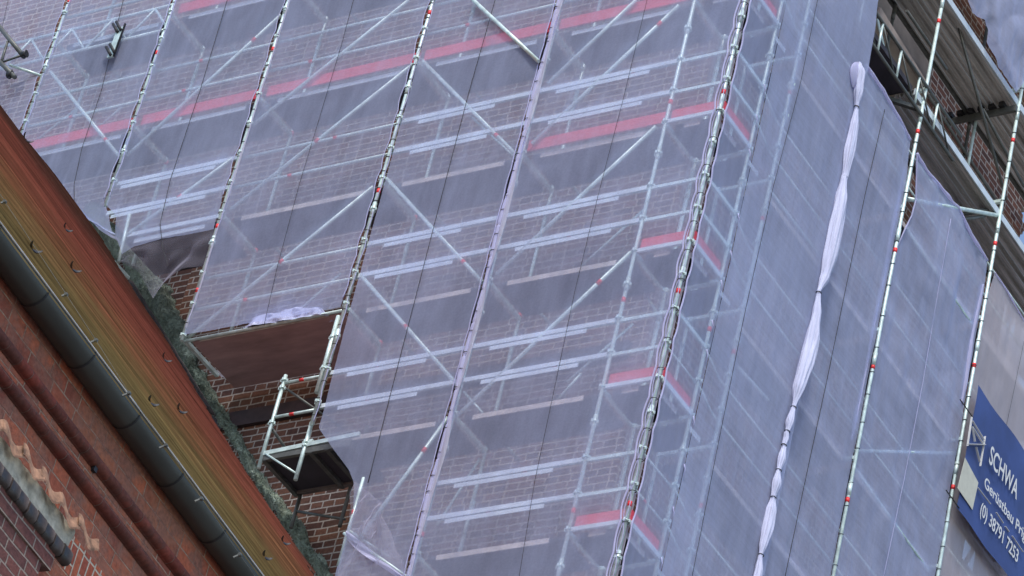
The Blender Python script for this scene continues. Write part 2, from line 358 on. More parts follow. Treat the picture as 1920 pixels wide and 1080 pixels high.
# gutter
mb = MB(); r = .125; cx = -.105
def gut(u, v):
    a = math.pi + math.pi * u; return (cx + r * math.cos(a), -16 + 24 * v, .015 + r * math.sin(a))
mb.grid(gut, 18, 40)
mb.grid(lambda u, v: (cx + (r - .012) * math.cos(math.pi + math.pi * (1 - u)), -16 + 24 * v, .015 + (r - .012) * math.sin(math.pi + math.pi * (1 - u))), 18, 1)
gutter = mb.build('gutter', M['gutter'], nave)
yj = nwall(65, 535, 0).y
k = -8
jy = [nroof(x, y).y for x, y in ((65, 535), (161, 657), (238, 767), (320, 881), (415, 1004))]
dj = (jy[-1] - jy[0]) / 4
for i in range(-6, 9):
    y = jy[0] + dj * i; mb = MB()
    mb.grid(lambda u, v: (cx + (r + .0035) * math.cos(math.pi + math.pi * u), y + .018 * v, .015 + (r + .0035) * math.sin(math.pi + math.pi * u)), 18, 1)
    mb.build('gutter_joint', M['black'], gutter)
MB().tube([(cx + r + .004, -16, .02), (cx + r + .004, 8, .02)], .0065, 6).build('gutter_rim', M['rim'], gutter)
MB().box((cx + r - .05, -16, .035), (cx + r - .02, 8, .05)).build('drip_edge', M['black'], tiles)
# nave wall with moulded cornice: profile swept along the wall
def arc(x, z, r_, n=8): return [(x + r_ * math.sin(math.pi * i / n), z - r_ * (1 - math.cos(math.pi * i / n))) for i in range(n + 1)]
Y0, Y1 = -16, 9
def sweep(profile, name, m, par, y0=Y0, y1=Y1):
    mb = MB(); n = len(profile)
    def P(u, v): i = min(int(round(u * (n - 1))), n - 1); return (profile[i][0], y0 + (y1 - y0) * v, profile[i][1])
    mb.grid(P, n - 1, 1, False)
    for i in range(len(mb.f)): mb.sm[i] = n > 4
    return mb.build(name, m, par)
wx = -.20
zs = -.045; z1 = nwall(250, 960, wx).z; z2 = nwall(150, 880, wx - .02).z
z1 = -.40; z2 = -.60
sweep([(wx - .2, .02), (wx + .005, -.02), (wx + .005, z1 + .02)], 'wall', M['brick_nave'], nave)
sweep([(wx - .02, z1 + .02)] + arc(wx - .01, z1 + .02, .045) + [(wx - .04, z1 - .075), (wx - .015, z1 - .09)], 'moulding', M['brick_roll'], nave)
sweep([(wx - .02, z1 - .085), (wx - .022, z2 + .02)], 'wall', M['brick_nave'], nave)
sweep([(wx - .04, z2 + .02)] + arc(wx - .03, z2 + .02, .045) + [(wx - .06, z2 - .075), (wx - .035, z2 - .09)], 'moulding', M['brick_roll'], nave)
sweep([(wx - .04, z2 - .085), (wx - .042, -1.02)], 'wall', M['brick_nave'], nave)
sweep([(wx - .042, -1.02), (wx - .042, -1.30)], 'rowlock_course', M['brick_rowlock'], nave)
sweep([(wx - .042, -1.30), (wx - .042, GZ - O.z)], 'wall', M['brick_nave'], nave)
# snow hooks, wire and wire holders on the roof
def crescent(px, py, R, parent=tiles):
    p = nroof(px, py, .02); mb = MB()
    def P(u, v):
        a = math.radians(200 + 150 * u); wv = .016 * math.sin(math.pi * u) + .006
        q = p + Vector((0, 1.15 * R * math.cos(a), 0)) + NR * (R + R * math.sin(a)) + RD * ((v - .5) * wv * 2); return q
    mb.grid(P, 14, 2); mb.grid(lambda u, v: P(u, 1 - v) + NR * .008, 14, 2)
    o = mb.build('roof_hook', M['black'], parent)
for px, py, R in ((60, 468, .06), (122, 430, .06), (135, 505, .065), (281, 756, .058), (335, 770, .065), (307, 674, .07), (495, 1045, .055), (530, 1017, .065), (47, 262, .085)): crescent(px, py, R)
hold = [(9, 378), (124, 552), (180, 638), (242, 737), (311, 835), (378, 935), (450, 1040)]
hp = [nroof(x, y, .05) for x, y in hold]
MB().tube([hp[0] + (hp[0] - hp[1]) * 3] + hp + [hp[-1] + (hp[-1] - hp[-2]) * 2], .0016, 5).build('conductor_wire', M['galv_dark'], tiles)
for p in hp:
    MB().bar(p - NR * .05 - Vector((0, .015, 0)), p - Vector((0, .0, 0)), .015, .012).tube([p - Vector((0, .012, 0)), p + Vector((0, .012, 0))], .014, 8).build('wire_holder', M['galv_dark'], tiles)

# mossy strip where the roof meets the tower
moss = [(150, 395), (200, 455), (232, 500), (262, 545), (292, 590), (322, 640), (352, 690), (382, 740), (412, 790), (444, 842), (476, 893), (508, 942), (541, 990), (575, 1040), (612, 1092)]
wd = [40, 55, 60, 62, 58, 46, 36, 30, 27, 27, 27, 27, 28, 28, 29]
mb = MB(); nu = 14; rows_ = []
for i in range((len(moss) - 1) * 14 + 1):
    t_ = i / 14; k = min(int(t_), len(moss) - 2); f = t_ - k
    x = moss[k][0] * (1 - f) + moss[k + 1][0] * f; y = moss[k][1] * (1 - f) + moss[k + 1][1] * f; w_ = wd[k] * (1 - f) + wd[k + 1] * f
    row = []
    for j in range(nu + 1):
        u = j / nu; w2 = w_ * (1 + .22 * noise.noise(Vector((i * .21, 5, 0)))) * .9
        Yp = 1.07 - .20 * math.sin(math.pi * min(1, u * 1.02)) ** .7
        p = at(x - 6 + w2 * u, y - w2 * .18 * u, Yp)
        q = p.copy(); nn = noise.fractal(q * 3.0, 1, 2, 5); p += Vector((.05 * nn, -.10 * nn - .03, .06 * nn)); row.append(p)
    rows_.append(row)
n = 0
for row in rows_: mb.v += [tuple(p) for p in row]
for i in range(len(rows_) - 1):
    for j in range(nu): a = i * (nu + 1) + j; mb.face([a, a + 1, a + nu + 2, a + nu + 1], True)
# tufts along it
for k in range(5200):
    i = random.randrange(len(rows_)); j = random.randrange(nu + 1); p = rows_[i][j]; a = random.uniform(0, 6.28); l = random.uniform(.012, .035)
    d = Vector((math.cos(a), -random.uniform(.1, .9), math.sin(a))) * l; c = Vector((math.sin(a), .2, -math.cos(a))) * l * .45
    n = len(mb.v); mb.v += [tuple(p - c), tuple(p + c), tuple(p + d)]; mb.face([n, n + 1, n + 2])
o = mb.build('moss', M['moss']); tag(o, 'grey green moss growing along the joint between roof and tower wall', 'moss'); o['kind'] = 'stuff'

# small annex with pantiles at the lower left
annex = thing('wall_buttress', 'purple brick buttress with broken pantile capping below the dark gutter', 'buttress', O, th)
ax = .02
q0 = nwall(40, 862, ax); q1 = nwall(150, 1003, ax); zc = (q0.z + q1.z) / 2; yend = q1.y + .01
per = (q1.y - q0.y) / 3.15
for i in range(-6, 4):
    y0 = q0.y + per * i - per * .05
    if y0 > yend - .04: break
    mb = MB(); L = per * 1.12
    def P(u, v, top=True):
        wv = .040 * math.sin(2 * math.pi * (u * 1.02 + .12)) * (1 if u < .93 else .8)
        th_ = .0 if not top else .018
        s_ = v * .09
        return Vector((ax + .012 * random.Random(i * 7).random() - s_ * .30, y0 + L * u, zc + .01 + wv + th_ + s_ * .95 + .01 * math.sin(i * 2.3)))
    nu = 22
    mb.grid(lambda u, v: P(u, v, True), nu, 2); mb.grid(lambda u, v: P(1 - u, v, False), nu, 2); mb.grid(lambda u, v: P(u, 0, v > .5), nu, 1)
    mb.build('pantile', M['tile'], annex)
mb = MB()
def mort(u, v):
    y = -16 + (yend + 16 - .02) * u; zz = zc - .0 - .17 * v
    return Vector((ax - .05 + .02 * noise.fractal(Vector((y * 9, zz * 9, 0)), 1, 2, 4) * (1), y, zz + .04 * (1 - v)))
mb.grid(mort, 500, 8); mb.build('mortar_bed', M['mortar'], annex)
mb = MB(); y = -3.0; i = 0
mats_g = M['glazed']
while y < yend - .05:
    L = min(.13, yend - .02 - y); zz = zc - .20
    jz = random.uniform(-.008, .008); zz += jz; prof = [(ax - .06, zz + .05), (ax - .012, zz + .045), (ax + .004, zz + .02), (ax + .004, zz - .045), (ax - .012, zz - .07), (ax - .06, zz - .075)]
    n = len(mb.v); dx = random.uniform(-.006, .006)
    for yy in (y + .006, y + L - .004):
        for a, b in prof: mb.v.append((a + dx, yy, b))
    for a in range(5): mb.face([n + a, n + a + 1, n + a + 7, n + a + 6], True)
    mb.face([n + a for a in range(6)]); mb.face([n + 6 + a for a in range(6)][::-1]); y += .13
mb.build('glazed_course', M['glazed'], annex)
mb = MB(); zt = zc - .27
mb.box((wx - .3, -16, zt - .14), (ax - .035, yend - .16, zt + .05)); mb.box((wx - .3, -16, GZ - O.z), (ax - .05, yend - .26, zt - .14))
mb.build('wall', M['brick_annex'], annex)
# a putlog hole in the nave wall
h = nwall(178, 880, wx); MB().box((wx - .12, h.y - .02, h.z - .02), (wx + .008, h.y + .02, h.z + .025)).build('putlog_hole', M['black'], nave)

# ------------------------------------------------------------------ scaffold
R_ = .0242
PO = -.095
XP = {'a': -11.36, 'b': -9.36, 'c': -7.30, 'd': -4.82, 'e': -2.78, 'f': -.74, 'g': 0.0}
bottom_outer = {'a': 4.6, 'b': 3.25, 'c': .62, 'd': -1.15, 'e': -5, 'f': -5, 'g': -6}
bottom_inner = {'a': 4.6, 'b': 2.9, 'c': 1.35, 'd': -.1, 'e': -4.2, 'f': -5, 'g': None}
front = thing('facade_scaffold', 'grey steel scaffold with red toeboards along the wide tower front, behind netting', 'scaffold', (-4, .4, GZ))
side = thing('side_scaffold', 'grey steel scaffold standing on the right hand side of the tower', 'scaffold', (-.4, 5, GZ))
def cw(mb, name, m, par): return child_world(mb, name, m, par)
ros = MB()
ros.tube([(0, 0, -.005), (0, 0, .005)], .055, 10); ros.tube([(0, 0, -.02), (0, 0, -.005)], .03, 10)
for a in range(4): c_, s_ = math.cos(a * math.pi / 2), math.sin(a * math.pi / 2); ros.box((c_ * .05 - .012, s_ * .05 - .012, -.022), (c_ * .05 + .012, s_ * .05 + .012, .022))
ros_o = None
def rosette(par, x, y, z, mat_=None):
    global ros_o
    if ros_o is None: ros_o = ros.build('coupler', M['galv'], par); o = ros_o
    else: o = ros_o.copy(); COL.objects.link(o); o.parent = par
    g = par.parent
    o.matrix_parent_inverse = Matrix.Identity(4)
    o.location = (x, y, z)
    o.rotation_euler = (0, 0, random.uniform(-.2, .2)); k_ = .78 if abs(y + .062) < .01 else .9; o.scale = (k_, k_, .9); return o
def std(par, x, y, z0, z1, bands=(), couplers=True, m='galv', zf=None):
    mb = MB(); mb.tube([(x, y, z0), (x, y, z1)], R_, 12)
    zz = math.ceil((z0 - .35) / 2) * 2 + .2
    z = .2 + 2 * math.floor((z0 - .2) / 2) + 0
    while z < z1:
        if z > z0: mb.tube([(x, y, z - .1), (x, y, z + .1)], R_ + .004, 12)
        z += 2
    o = cw(mb, 'standard', M[m], par)
    if couplers:
        z = .7 + .5 * math.ceil((z0 - .7) / .5)
        while z < z1:
            if -4.6 < z < 10: rosette(o, x, y, z)
            z += .5
    for zb in bands:
        b = MB().tube([(x, y, zb - .035), (x, y, zb + .035)], R_ + .0016, 12); ob = b.build('red_band', M['red_band'], o)
    return o
def bandz(pts, X=None, Y=None): return [(at(*p, Y) if Y is not None else atx(*p, X)).z for p in pts]
B = {'a': bandz([(135, 8)], Y=0), 'b': bandz([(301, 105)], Y=0), 'c': bandz([(512, 100), (407, 432), (371, 552)], Y=0), 'd': bandz([(813, 30), (712, 365)], Y=0),
     'e': bandz([(792, 1003)], Y=0), 'f': bandz([(1258, 192), (1170, 563), (1078, 958)], Y=0), 'g': bandz([(1357, 173), (1274, 546), (1183, 945)], Y=0)}
# poles a to d stand just outside the net
POY = {'a': -.062, 'b': -.062, 'c': -.062, 'd': -.062, 'e': 0, 'f': 0, 'g': 0}
for k, x in XP.items():
    std(front, x, POY[k], bottom_outer[k], 10.5, B[k])
    if bottom_inner[k] is not None: std(front, x, .75, bottom_inner[k], 10.5, [.9 + 2 * i + random.uniform(-.3, .3) for i in range(-2, 5) if .9 + 2 * i > bottom_inner[k] + .3], False)
SY = {'h': .75, 'i': 1.33, 'j': 4.38, 'k': 6.78}
SB = {'h': bandz([(1327, 617)], X=0), 'i': bandz([(1480, 175), (1428, 411), (1373, 660), (1307, 944)], X=0), 'j': bandz([(1762, 43), (1721, 248), (1677, 468), (1635, 686), (1585, 933)], X=0), 'k': bandz([(1900, 265), (1866, 458), (1827, 687), (1785, 912)], X=0)}
for k, y in SY.items():
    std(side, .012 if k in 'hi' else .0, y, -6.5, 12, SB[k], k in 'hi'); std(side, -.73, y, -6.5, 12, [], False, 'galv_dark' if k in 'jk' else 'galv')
XS = [XP[k] for k in 'abcdefg']
def rail(par, a, b, r=.017, m='galv', name='guardrail', band=True):
    mb = MB().tube([a, b], r, 8); o = cw(mb, name, M[m], par)
    if band and random.random() < .75:
        a = Vector(a); b = Vector(b); f = random.uniform(.25, .7); c = a + (b - a) * f; d = (b - a).normalized() * .03
        ob = MB().tube([c - d, c + d], r + .0015, 8).build('red_band', M['red_band'], o)
    return o
def deck(par, axis, a, b, z, m_edge='wood_edge', w0=.08, w1=.70, m_under='ply_dark', th_=.07):
    """one deck bay: light edge frame and dark underside"""
    mb = MB(); mu = MB()
    if axis == 'x':
        mu.box((a + .10, w0 + .004, z - th_ + .012), (b - .10, w1 - .004, z - .004)); o = cw(mu, 'deck', M[m_under], par)
        ln = b - a; cut = a + ln * .78
        e = MB().box((a + .22, w0, z - th_), (b - .30, w0 + .012, z)); ob = e.build('deck_edge', M[m_edge], o)
        if m_under != 'ply': e = MB().box((a + .12, w0 + .30, z - th_), (b - .12, w0 + .315, z - th_ + .012)); ob = e.build('deck_seam', M['tie'], o)
    else:
        mu.box((-w1 + .004, a + .10, z - th_ + .012), (-w0 - .004, b - .10, z - .004)); o = cw(mu, 'deck', M[m_under], par)
        e = MB().box((-w0, a + .15, z - th_), (-w0 - .012, b - .15, z)); ob = e.build('deck_edge', M[m_edge], o)
    return o
first = {-3.3: 4, -1.3: 3, .7: 2, 2.7: 1, 4.7: 0, 6.7: 0, 8.7: 0}
for L, i0 in first.items():
    for i in range(i0, 6):
        x0, x1 = XS[i], XS[i + 1]
        if L == 2.7 and i == 1: pass
        # transoms across the scaffold
        cw(MB().bar((x0, 0.0, L - .03), (x0, .75, L - .03), .045, .05), 'transom', M['galv'], front)
        if i < 5:
            thick = (L in (2.7,) and i in (1, 3, 4)) or (L == .7 and i in (3, 4)) or (L < .5 and i >= 3)
            for dz in (.5, 1.0):
                zz = L + dz - .04
                if L == -3.3 and i == 3: continue
                rail(front, (x0, .0, zz), (x1, .0, zz), .021 if not thick else .024)
                if thick:    # broad aluminium rail with a second, shorter profile below it
                    cw(MB().box((x0 + .03, -.034, zz - .030), (x1 - .03, -.026, zz + .032)), 'guardrail_profile', M['alu'], front)
                    sh = .30 if i != 1 else .12
                    cw(MB().box((x0 + sh, -.034, zz - .110), (x1 - .40 - (.2 if i == 3 else 0), -.026, zz - .052)), 'guardrail_profile', M['alu'], front)
        else:
            for dz in (.5, 1.0): cw(MB().bar((x0 + .03, 0, L + dz - .04), (x1 - .03, 0, L + dz - .04), .03, .045), 'guardrail', M['galv'], front)
            cw(MB().bar((x0 + .03, -.0, L - .0), (x1 - .03, -.0, L - .0), .03, .055), 'ledger', M['alu'], front)
        if L == .7 and i == 2:
            deck(front, 'x', x0, x1, L - .02, 'wood_edge', .02, 1.02, 'ply', .05)
            cw(MB().tube([(x0, 0, L - .04), (x1, 0, L - .04)], .022, 10), 'ledger', M['galv'], front)
        elif L == 2.7 and i == 1:
            deck(front, 'x', x0 + .4, x1, L - .06, 'alu', .02, .72, 'ply_dark')
            cw(MB().box((x0 + .45, -.015, L - .03), (x1, .01, L + .035)), 'ledger', M['alu'], front)
        else:
            deck(front, 'x', x0, x1, L, 'wood_edge' if L < 3 else 'alu')
        if L in (4.7, 8.7) or (L == 6.7 and i > 0) or (L == 2.7 and i >= 4) or i == 5:
            cw(MB().box((x0 + .04, .026, L + .03), (x1 - .04, .05, L + .20)), 'toeboard', M['toeboard'], front)
        # inner side rails
for L in (.7, 2.7, -1.3):
    pass
# white film lying on the lowest free deck
# braces
def brace(x0, y0, x1, y1, Y=-.005, r=.026, m='galv', band=True, name='brace'):
    a = at(x0, y0, Y); b = at(x1, y1, Y); o = cw(MB().tube([a, b], r, 10), name, M[m], front)
    return o, a, b
BR = [(95, 135, 225, 295, (198, 263)), (238, 292, 527, 28, (473, 72)), (473, 235, 767, 0, None), (430, 395, 775, 120, (592, 260)), (887, 0, 1010, 115, None), (793, 115, 967, 290, (932, 254)),
      (1027, 157, 1193, 0, None), (997, 270, 1273, 10, (1237, 45)), (725, 335, 905, 530, (868, 493)), (930, 515, 1230, 237, None), (677, 517, 853, 717, (761, 614)), (857, 780, 1183, 473, (1120, 526)),
      (667, 1020, 840, 783, (792, 843)), (353, 633, 700, 350, (527, 489)), (235, 443, 437, 297, (338, 370))]
for q in BR:
    o, a, b = brace(*q[:4], Y=-.012 if q[0] != 887 else -.12)
    if q[4]:
        c = at(*q[4], -.012); d = (b - a).normalized() * .035
        f = (c - a).dot(b - a) / (b - a).length_squared; c = a + (b - a) * f
        ob = MB().tube([c - d, c + d], .0275, 10).build('red_band', M['red_band'], o)
for q in ((883, 218, 965, 295), (1063, 717, 1187, 607), (1090, 500, 1207, 393), (73, 260, 140, 207), (190, 235, 235, 195), (870, 735, 905, 775), (550, 592, 640, 512), (820, 985, 900, 860), (870, 1000, 890, 940), (1215, 560, 1240, 600), (1045, 750, 1090, 700)):
    brace(*q, Y=.72, r=.017)
# wall ties
for i, x in enumerate(XS[:6]):
    for z in (4.55, 6.55, 2.4, .4, -1.6):
        if z > (bottom_inner['abcdef'[i]] or -5): cw(MB().tube([(x + .25, .6, z + .35), (x + .25, 1.1, z + .35)], .02, 8), 'wall_tie', M['galv'], front)
# lattice girder at the top left
gird = thing('lattice_girder', 'grey lattice girder on the scaffold at the upper left behind netting', 'girder', (-11, -.02, 6.3))
def cwg(mb, name, par, m='galv'): return child_world(mb, name, M[m], par)
cwg(MB().tube([(-13.4, -.03, 6.86), (-9.4, -.03, 6.86)], .022, 8), 'chord', gird); cwg(MB().tube([(-13.4, -.03, 6.40), (-9.4, -.03, 6.40)], .022, 8), 'chord', gird)
x = -13.3; i = 0
while x < -9.7:
    cwg(MB().tube([(x, -.03, 6.40 if i % 2 else 6.86), (x + .36, -.03, 6.86 if i % 2 else 6.40)], .019, 8), 'lattice_bar', gird); x += .36; i += 1
# side scaffold levels
for L in (-5.3, -3.3, -1.3, .7, 2.7, 4.7, 6.7, 8.7):
    cw(MB().bar((.035, .04, L), (.035, .72, L), .03, .065), 'ledger', M['alu'], side)
    for dz in (.5, 1.0):
        if L in (-1.3,) and dz == .5 or (L == -3.3): rail(side, (0, .04, L + dz - .04), (0, .72, L + dz - .04), .014)
        else: cw(MB().bar((.035, .04, L + dz - .04), (.035, .72, L + dz - .04), .03, .05), 'guardrail', M['galv'], side)
    cw(MB().box((.01, .06, L + .04), (-.01, .70, L + .20)), 'toeboard', M['toeboard'], side)
    for y in SY.values(): cw(MB().bar((-.73, y, L - .03), (0, y, L - .03), .045, .05), 'transom', M['galv'], side)
    ys = [0.75, 1.33, 4.38, 6.78]
    for a, b in zip([0.05] + ys, ys + [9.4]):
        if L > 5 and a > 1: continue
        deck(side, 'y', a, b, L - (.1 if a > 1 else 0), 'wood_edge' if a > 1 else 'alu')
        if a > .5:
            for dz in (.5, 1.0): cw(MB().tube([(-.10 if a > 1 else .02, a, L + dz - .04), (-.10, b, L + dz - .04)], .016, 8), 'guardrail', M['galv'], side)
# long braces on the side
def sbrace(x0, y0, x1, y1, X=-.075, r=.022, m='galv', name='brace', par=side):
    return cw(MB().tube([atx(x0, y0, X), atx(x1, y1, X)], r, 10), name, M[m], par)
for q in ((1697, 427, 1823, 610), (1443, 357, 1560, 510), (1600, 875, 1740, 1070), (1600, 845, 1795, 850), (1385, 690, 1440, 750)): sbrace(*q)
cw(MB().tube([atx(1735, 170, -.7), atx(1880, 395, -.7)], .024, 8), 'ledger', M['galv_dark'], side)
# big open lattice girder
g2 = thing('lattice_girder', 'grey lattice girder projecting beyond the netting under the ribbed deck at upper right', 'girder', (0, 4, 6.2))
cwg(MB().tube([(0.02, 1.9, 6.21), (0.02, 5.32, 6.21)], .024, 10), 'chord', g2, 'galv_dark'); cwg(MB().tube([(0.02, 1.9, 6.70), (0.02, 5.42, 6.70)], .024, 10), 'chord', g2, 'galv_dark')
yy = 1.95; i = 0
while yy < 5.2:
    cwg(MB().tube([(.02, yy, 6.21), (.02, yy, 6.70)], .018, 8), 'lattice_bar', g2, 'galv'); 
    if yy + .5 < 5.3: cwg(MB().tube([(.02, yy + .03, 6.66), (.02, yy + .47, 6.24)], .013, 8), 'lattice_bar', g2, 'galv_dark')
    yy += .55; i += 1
# ribbed steel decks seen from below
def ribbed(z, x_in, x_out, y0, y1, label, nrib=7):
    t = thing('ribbed_deck', label, 'deck', (x_in, y0, z)); mb = MB(); prof = []; W = x_out - x_in; p = W / nrib
    for i in range(nrib):
        xa = x_in + i * p
        prof += [(xa, z), (xa + p * .42, z), (xa + p * .50, z - .05), (xa + p * .88, z - .05), (xa + p * .96, z)]
    prof.append((x_out, z)); n = len(prof)
    nv = 2
    mb.grid(lambda u, v: (prof[int(round(u * (n - 1)))][0], y0 + (y1 - y0) * v, prof[int(round(u * (n - 1)))][1]), n - 1, nv, False)
    mb.box((x_in, y0, z + .02), (x_out, y1, z + .03))
    sh = child_world(mb, 'sheet', M['corr'], t)
    for i in range(nrib):
        for f in (.50, .88):
            xa = x_in + (i + f) * p; MB().box((xa - .006, y0, z - .054), (xa + .006, y1, z - .0505)).build('rib_highlight', M['alu'] if (i + (f > .6)) % 3 == 0 else M['galv_mid'], sh)  # pale strips added along the ribs to paint in bright edges
    child_world(MB().box((x_out, y0, z - .06), (x_out + .02, y1, z + .045)), 'outer_edge', M['alu'], t)
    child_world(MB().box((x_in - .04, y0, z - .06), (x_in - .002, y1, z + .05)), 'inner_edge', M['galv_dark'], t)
    return t
ribbed(6.46, -.70, -.03, 4.15, 14, 'lower ribbed grey steel deck beside the tower brickwork, seen from below', 5)
ribbed(8.42, -.76, -.03, 2.6, 16, 'upper ribbed grey steel deck at the top right, seen from below', 6)
ribbed(10.6, -1.0, 0, 2, 16, 'topmost ribbed steel deck in shade above the upper right one', 5)
cw(MB().box((-.80, 2.3, 6.42), (-.03, 4.10, 6.50)), 'deck', M['ply_dark'], side)  # dark box added for the black void here, shade in its colour
# cross members under the decks
cw(MB().bar(atz(1640, 178, 6.3), atz(1725, 205, 6.3), .06, .06), 'transom', M['galv_dark'], side)
cw(MB().bar((.02, 6.7, 8.25), (-1.05, 6.7, 8.25), .05, .10), 'transom', M['galv_dark'], side)
for dx in range(6): cw(MB().box((-.15 - dx * .16, 6.62, 8.29), (-.23 - dx * .16, 6.78, 8.36)), 'deck_claw', M['black'], side)
cw(MB().tube([(-.62, 6.75, 8.2), (-.62, 6.75, 7.2)], R_, 10), 'standard', M['galv'], side)
cw(MB().tube([atx(1645, 35, -.6), atx(1666, 130, -.6)][::-1], .02, 8), 'standard', M['galv'], side)
cw(MB().bar(atx(1648, 20, -.05), atx(1742, 172, -.05), .03, .12), 'plank', M['wood_edge2'], side)
# two steep braces on the top right
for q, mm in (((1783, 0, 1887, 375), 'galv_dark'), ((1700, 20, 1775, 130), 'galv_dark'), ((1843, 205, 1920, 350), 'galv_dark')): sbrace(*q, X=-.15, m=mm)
# ledger with tubes projecting from the third net to pole k
cw(MB().tube([atx(1700, 373, -.075), atx(1876, 405, -.03)], .03, 10), 'ledger', M['galv'], side)
cw(MB().tube([atx(1800, 400, -.12), atx(1876, 392, -.12)], .035, 8).tube([atx(1806, 412, -.1), atx(1846, 404, -.1)], .03, 8), 'ledger', M['galv_dark'], side)
# wall ledge below upper deck
child_world(MB().box((WX + .002, 2, 6.4), (WX + .08, 6.05, 9.2)), 'plaster_patch', M['concrete'], tower)

# ------------------------------------------------------------------ netting
def poly(pts, t):
    L = [0]
    for a, b in zip(pts, pts[1:]): L.append(L[-1] + (b - a).length)
    s = t * L[-1]
    for i in range(len(pts) - 1):
        if s <= L[i + 1] + 1e-9: f = (s - L[i]) / max(1e-9, L[i + 1] - L[i]); return pts[i].lerp(pts[i + 1], f)
    return pts[-1].copy()
def sheet(name, label, top, bot, left, right, m, outn, nu=70, nv=170, amp=.03, parent=None, cat='netting', hemf=None, seed=0, group='scaffold netting sheets', edgeL=None, edgeR=None):
    top, bot, left, right = [[Vector(p) for p in c] for c in (top, bot, left, right)]
    outn = Vector(outn); alongv = Vector((1, 0, 0)) if abs(outn.y) > .5 else Vector((0, 1, 0))
    mb = MB(); c00, c10, c01, c11 = top[0], top[-1], bot[0], bot[-1]
    def P(u, v):
        p = (1 - v) * poly(top, u) + v * poly(bot, u) + (1 - u) * poly(left, v) + u * poly(right, v) - ((1 - u) * (1 - v) * c00 + u * (1 - v) * c10 + (1 - u) * v * c01 + u * v * c11)
        q = Vector((p.x + seed * 13, p.y, p.z))
        e = min(1, 6 * min(u, 1 - u) + .15)
        d = noise.fractal(Vector((q.x * .9, q.y * .9, q.z * .35)), 1, 2, 3) * amp * e + noise.fractal(Vector((q.x * 5, q.y * 5, q.z * 1.2)), 1, 2, 3) * amp * .32 + abs(noise.noise(q * 2.1)) * amp * .3
        p = p + outn * d
        if edgeL and u < .12: p = p + alongv * edgeL(p.z) * (1 - u / .12)
        if edgeR and u > .88: p = p - alongv * edgeR(p.z) * ((u - .88) / .12)
        return p
    mb.grid(P, nu, nv); o = mb.build(name, m, parent)
    if label: tag(o, label, cat, group)
    return o, P
def scal(period, a, ph, base=0.0):
    return lambda z: base + a * abs(math.sin(math.pi * (z - ph) / period)) * (.55 + .45 * math.sin(z * 2.7 + ph * 5) ** 2)
YN = -.075; F = M['net_front']; S = M['net_side']
def V(x, z, y=YN): return Vector((x, y, z))
def px(pts, Y=YN): return [at(x, y, Y) for x, y in pts]
TOP = 10.3
a_, b_, c_, d_, e_, f_, g_ = XS
nets = {}
def hem(par, fn, z0, z1, axis, base, r=.006, m='net_thick'):
    pts = []; z = z0
    while z < z1:
        o_ = fn(z); pts.append(Vector((base + o_, YN - .004, z)) if axis == 'x' else Vector((-YN + .004, base + o_, z))); z += .03
    MB().tube(pts, r, 6).build('hem', M[m], par)
def ties(par, x, y, zs, r=.036):
    for z in zs:
        mb = MB(); mb.tube([(x + r * math.cos(t), y + r * math.sin(t), z + .01 * math.sin(t)) for t in [k * math.pi / 6 for k in range(12)]], .0045, 5, closed=True); mb.build('cable_tie', M['tie'], par)
per_ = .43
def mk(label, top, bot, left, right, m=F, outn=(0, -1, 0), eL=None, eR=None, **kw): return sheet('scaffold_net', label, top, bot, left, right, m, outn, edgeL=eL, edgeR=eR, **kw)
# 0: left of pole a
o, _ = mk('pale lilac net sheet at the upper left corner behind the dark bracket', [V(-14.5, TOP), V(a_, TOP)], [V(-14.5, 4.2), V(a_, 4.2)], [V(-14.5, TOP), V(-14.5, 4.2)], [V(a_ - .04, TOP), V(a_ - .04, 4.2)], seed=1, eR=scal(.5, .04, .2, .0)); nets['0'] = o
# 1: a-b, sagging bottom over the roof
bt = [V(a_ - .012, 4.25)] + px([(84, 315), (104, 342), (133, 378), (165, 412), (215, 438)])
o, _ = mk('lilac net sheet sagging down over the roof edge at left', [V(a_ - .012, TOP), V(b_ - .03, TOP)], bt, [V(a_ - .012, TOP), V(a_ - .012, 4.25)], [V(b_ - .03, TOP), V(b_ - .03, 3.35), bt[-1]], seed=2, eR=scal(.5, .035, .1)); nets['1'] = o
# 2: b-c with the torn bag below its deck
bt = px([(229, 476), (250, 462), (300, 450), (350, 440), (403, 428)]); 
o, _ = mk('lilac net sheet ending in a loose bag above the mossy joint', [V(b_ - .012, TOP), V(c_ - .04, TOP)], bt, [V(b_ - .012, TOP), V(b_ - .012, 3.3)] + px([(218, 405), (216, 440)]) + [bt[0]], [V(c_ - .04, TOP), V(c_ - .05, 2.9), bt[-1]], seed=3, eR=scal(.5, .035, .33)); nets['2'] = o
low = px([(224, 492), (262, 512), (272, 535), (284, 557), (300, 537), (345, 508), (397, 497)], .05)
mb = MB()
def flap(u, v):
    a = poly(bt, u); b = poly(low, u); p = a.lerp(b, v); p.y += .10 * math.sin(math.pi * v) * noise.noise(Vector((u * 5, v * 2, 8))) + .05 * math.sin(u * 9 + v * 4) * v; return p
mb.grid(flap, 60, 24); mb.build('loose_flap', M['net_thin_shade'], o)
cw(MB().tube([at(243, 402, -.03), at(222, 492, -.03)], R_, 12), 'standard', M['galv'], front)

# 3: c-d
o, _ = mk('lilac net sheet ending above the open brown plywood deck', [V(c_ - .012, TOP), V(d_ - .04, TOP)], [V(c_ + .01, .70), V(d_ - .04, .66)], [V(c_ - .012, TOP), V(c_ + .01, .70)], [V(d_ - .04, TOP), V(d_ - .04, .66)], seed=4, eR=scal(.47, .032, .05)); nets['3'] = o
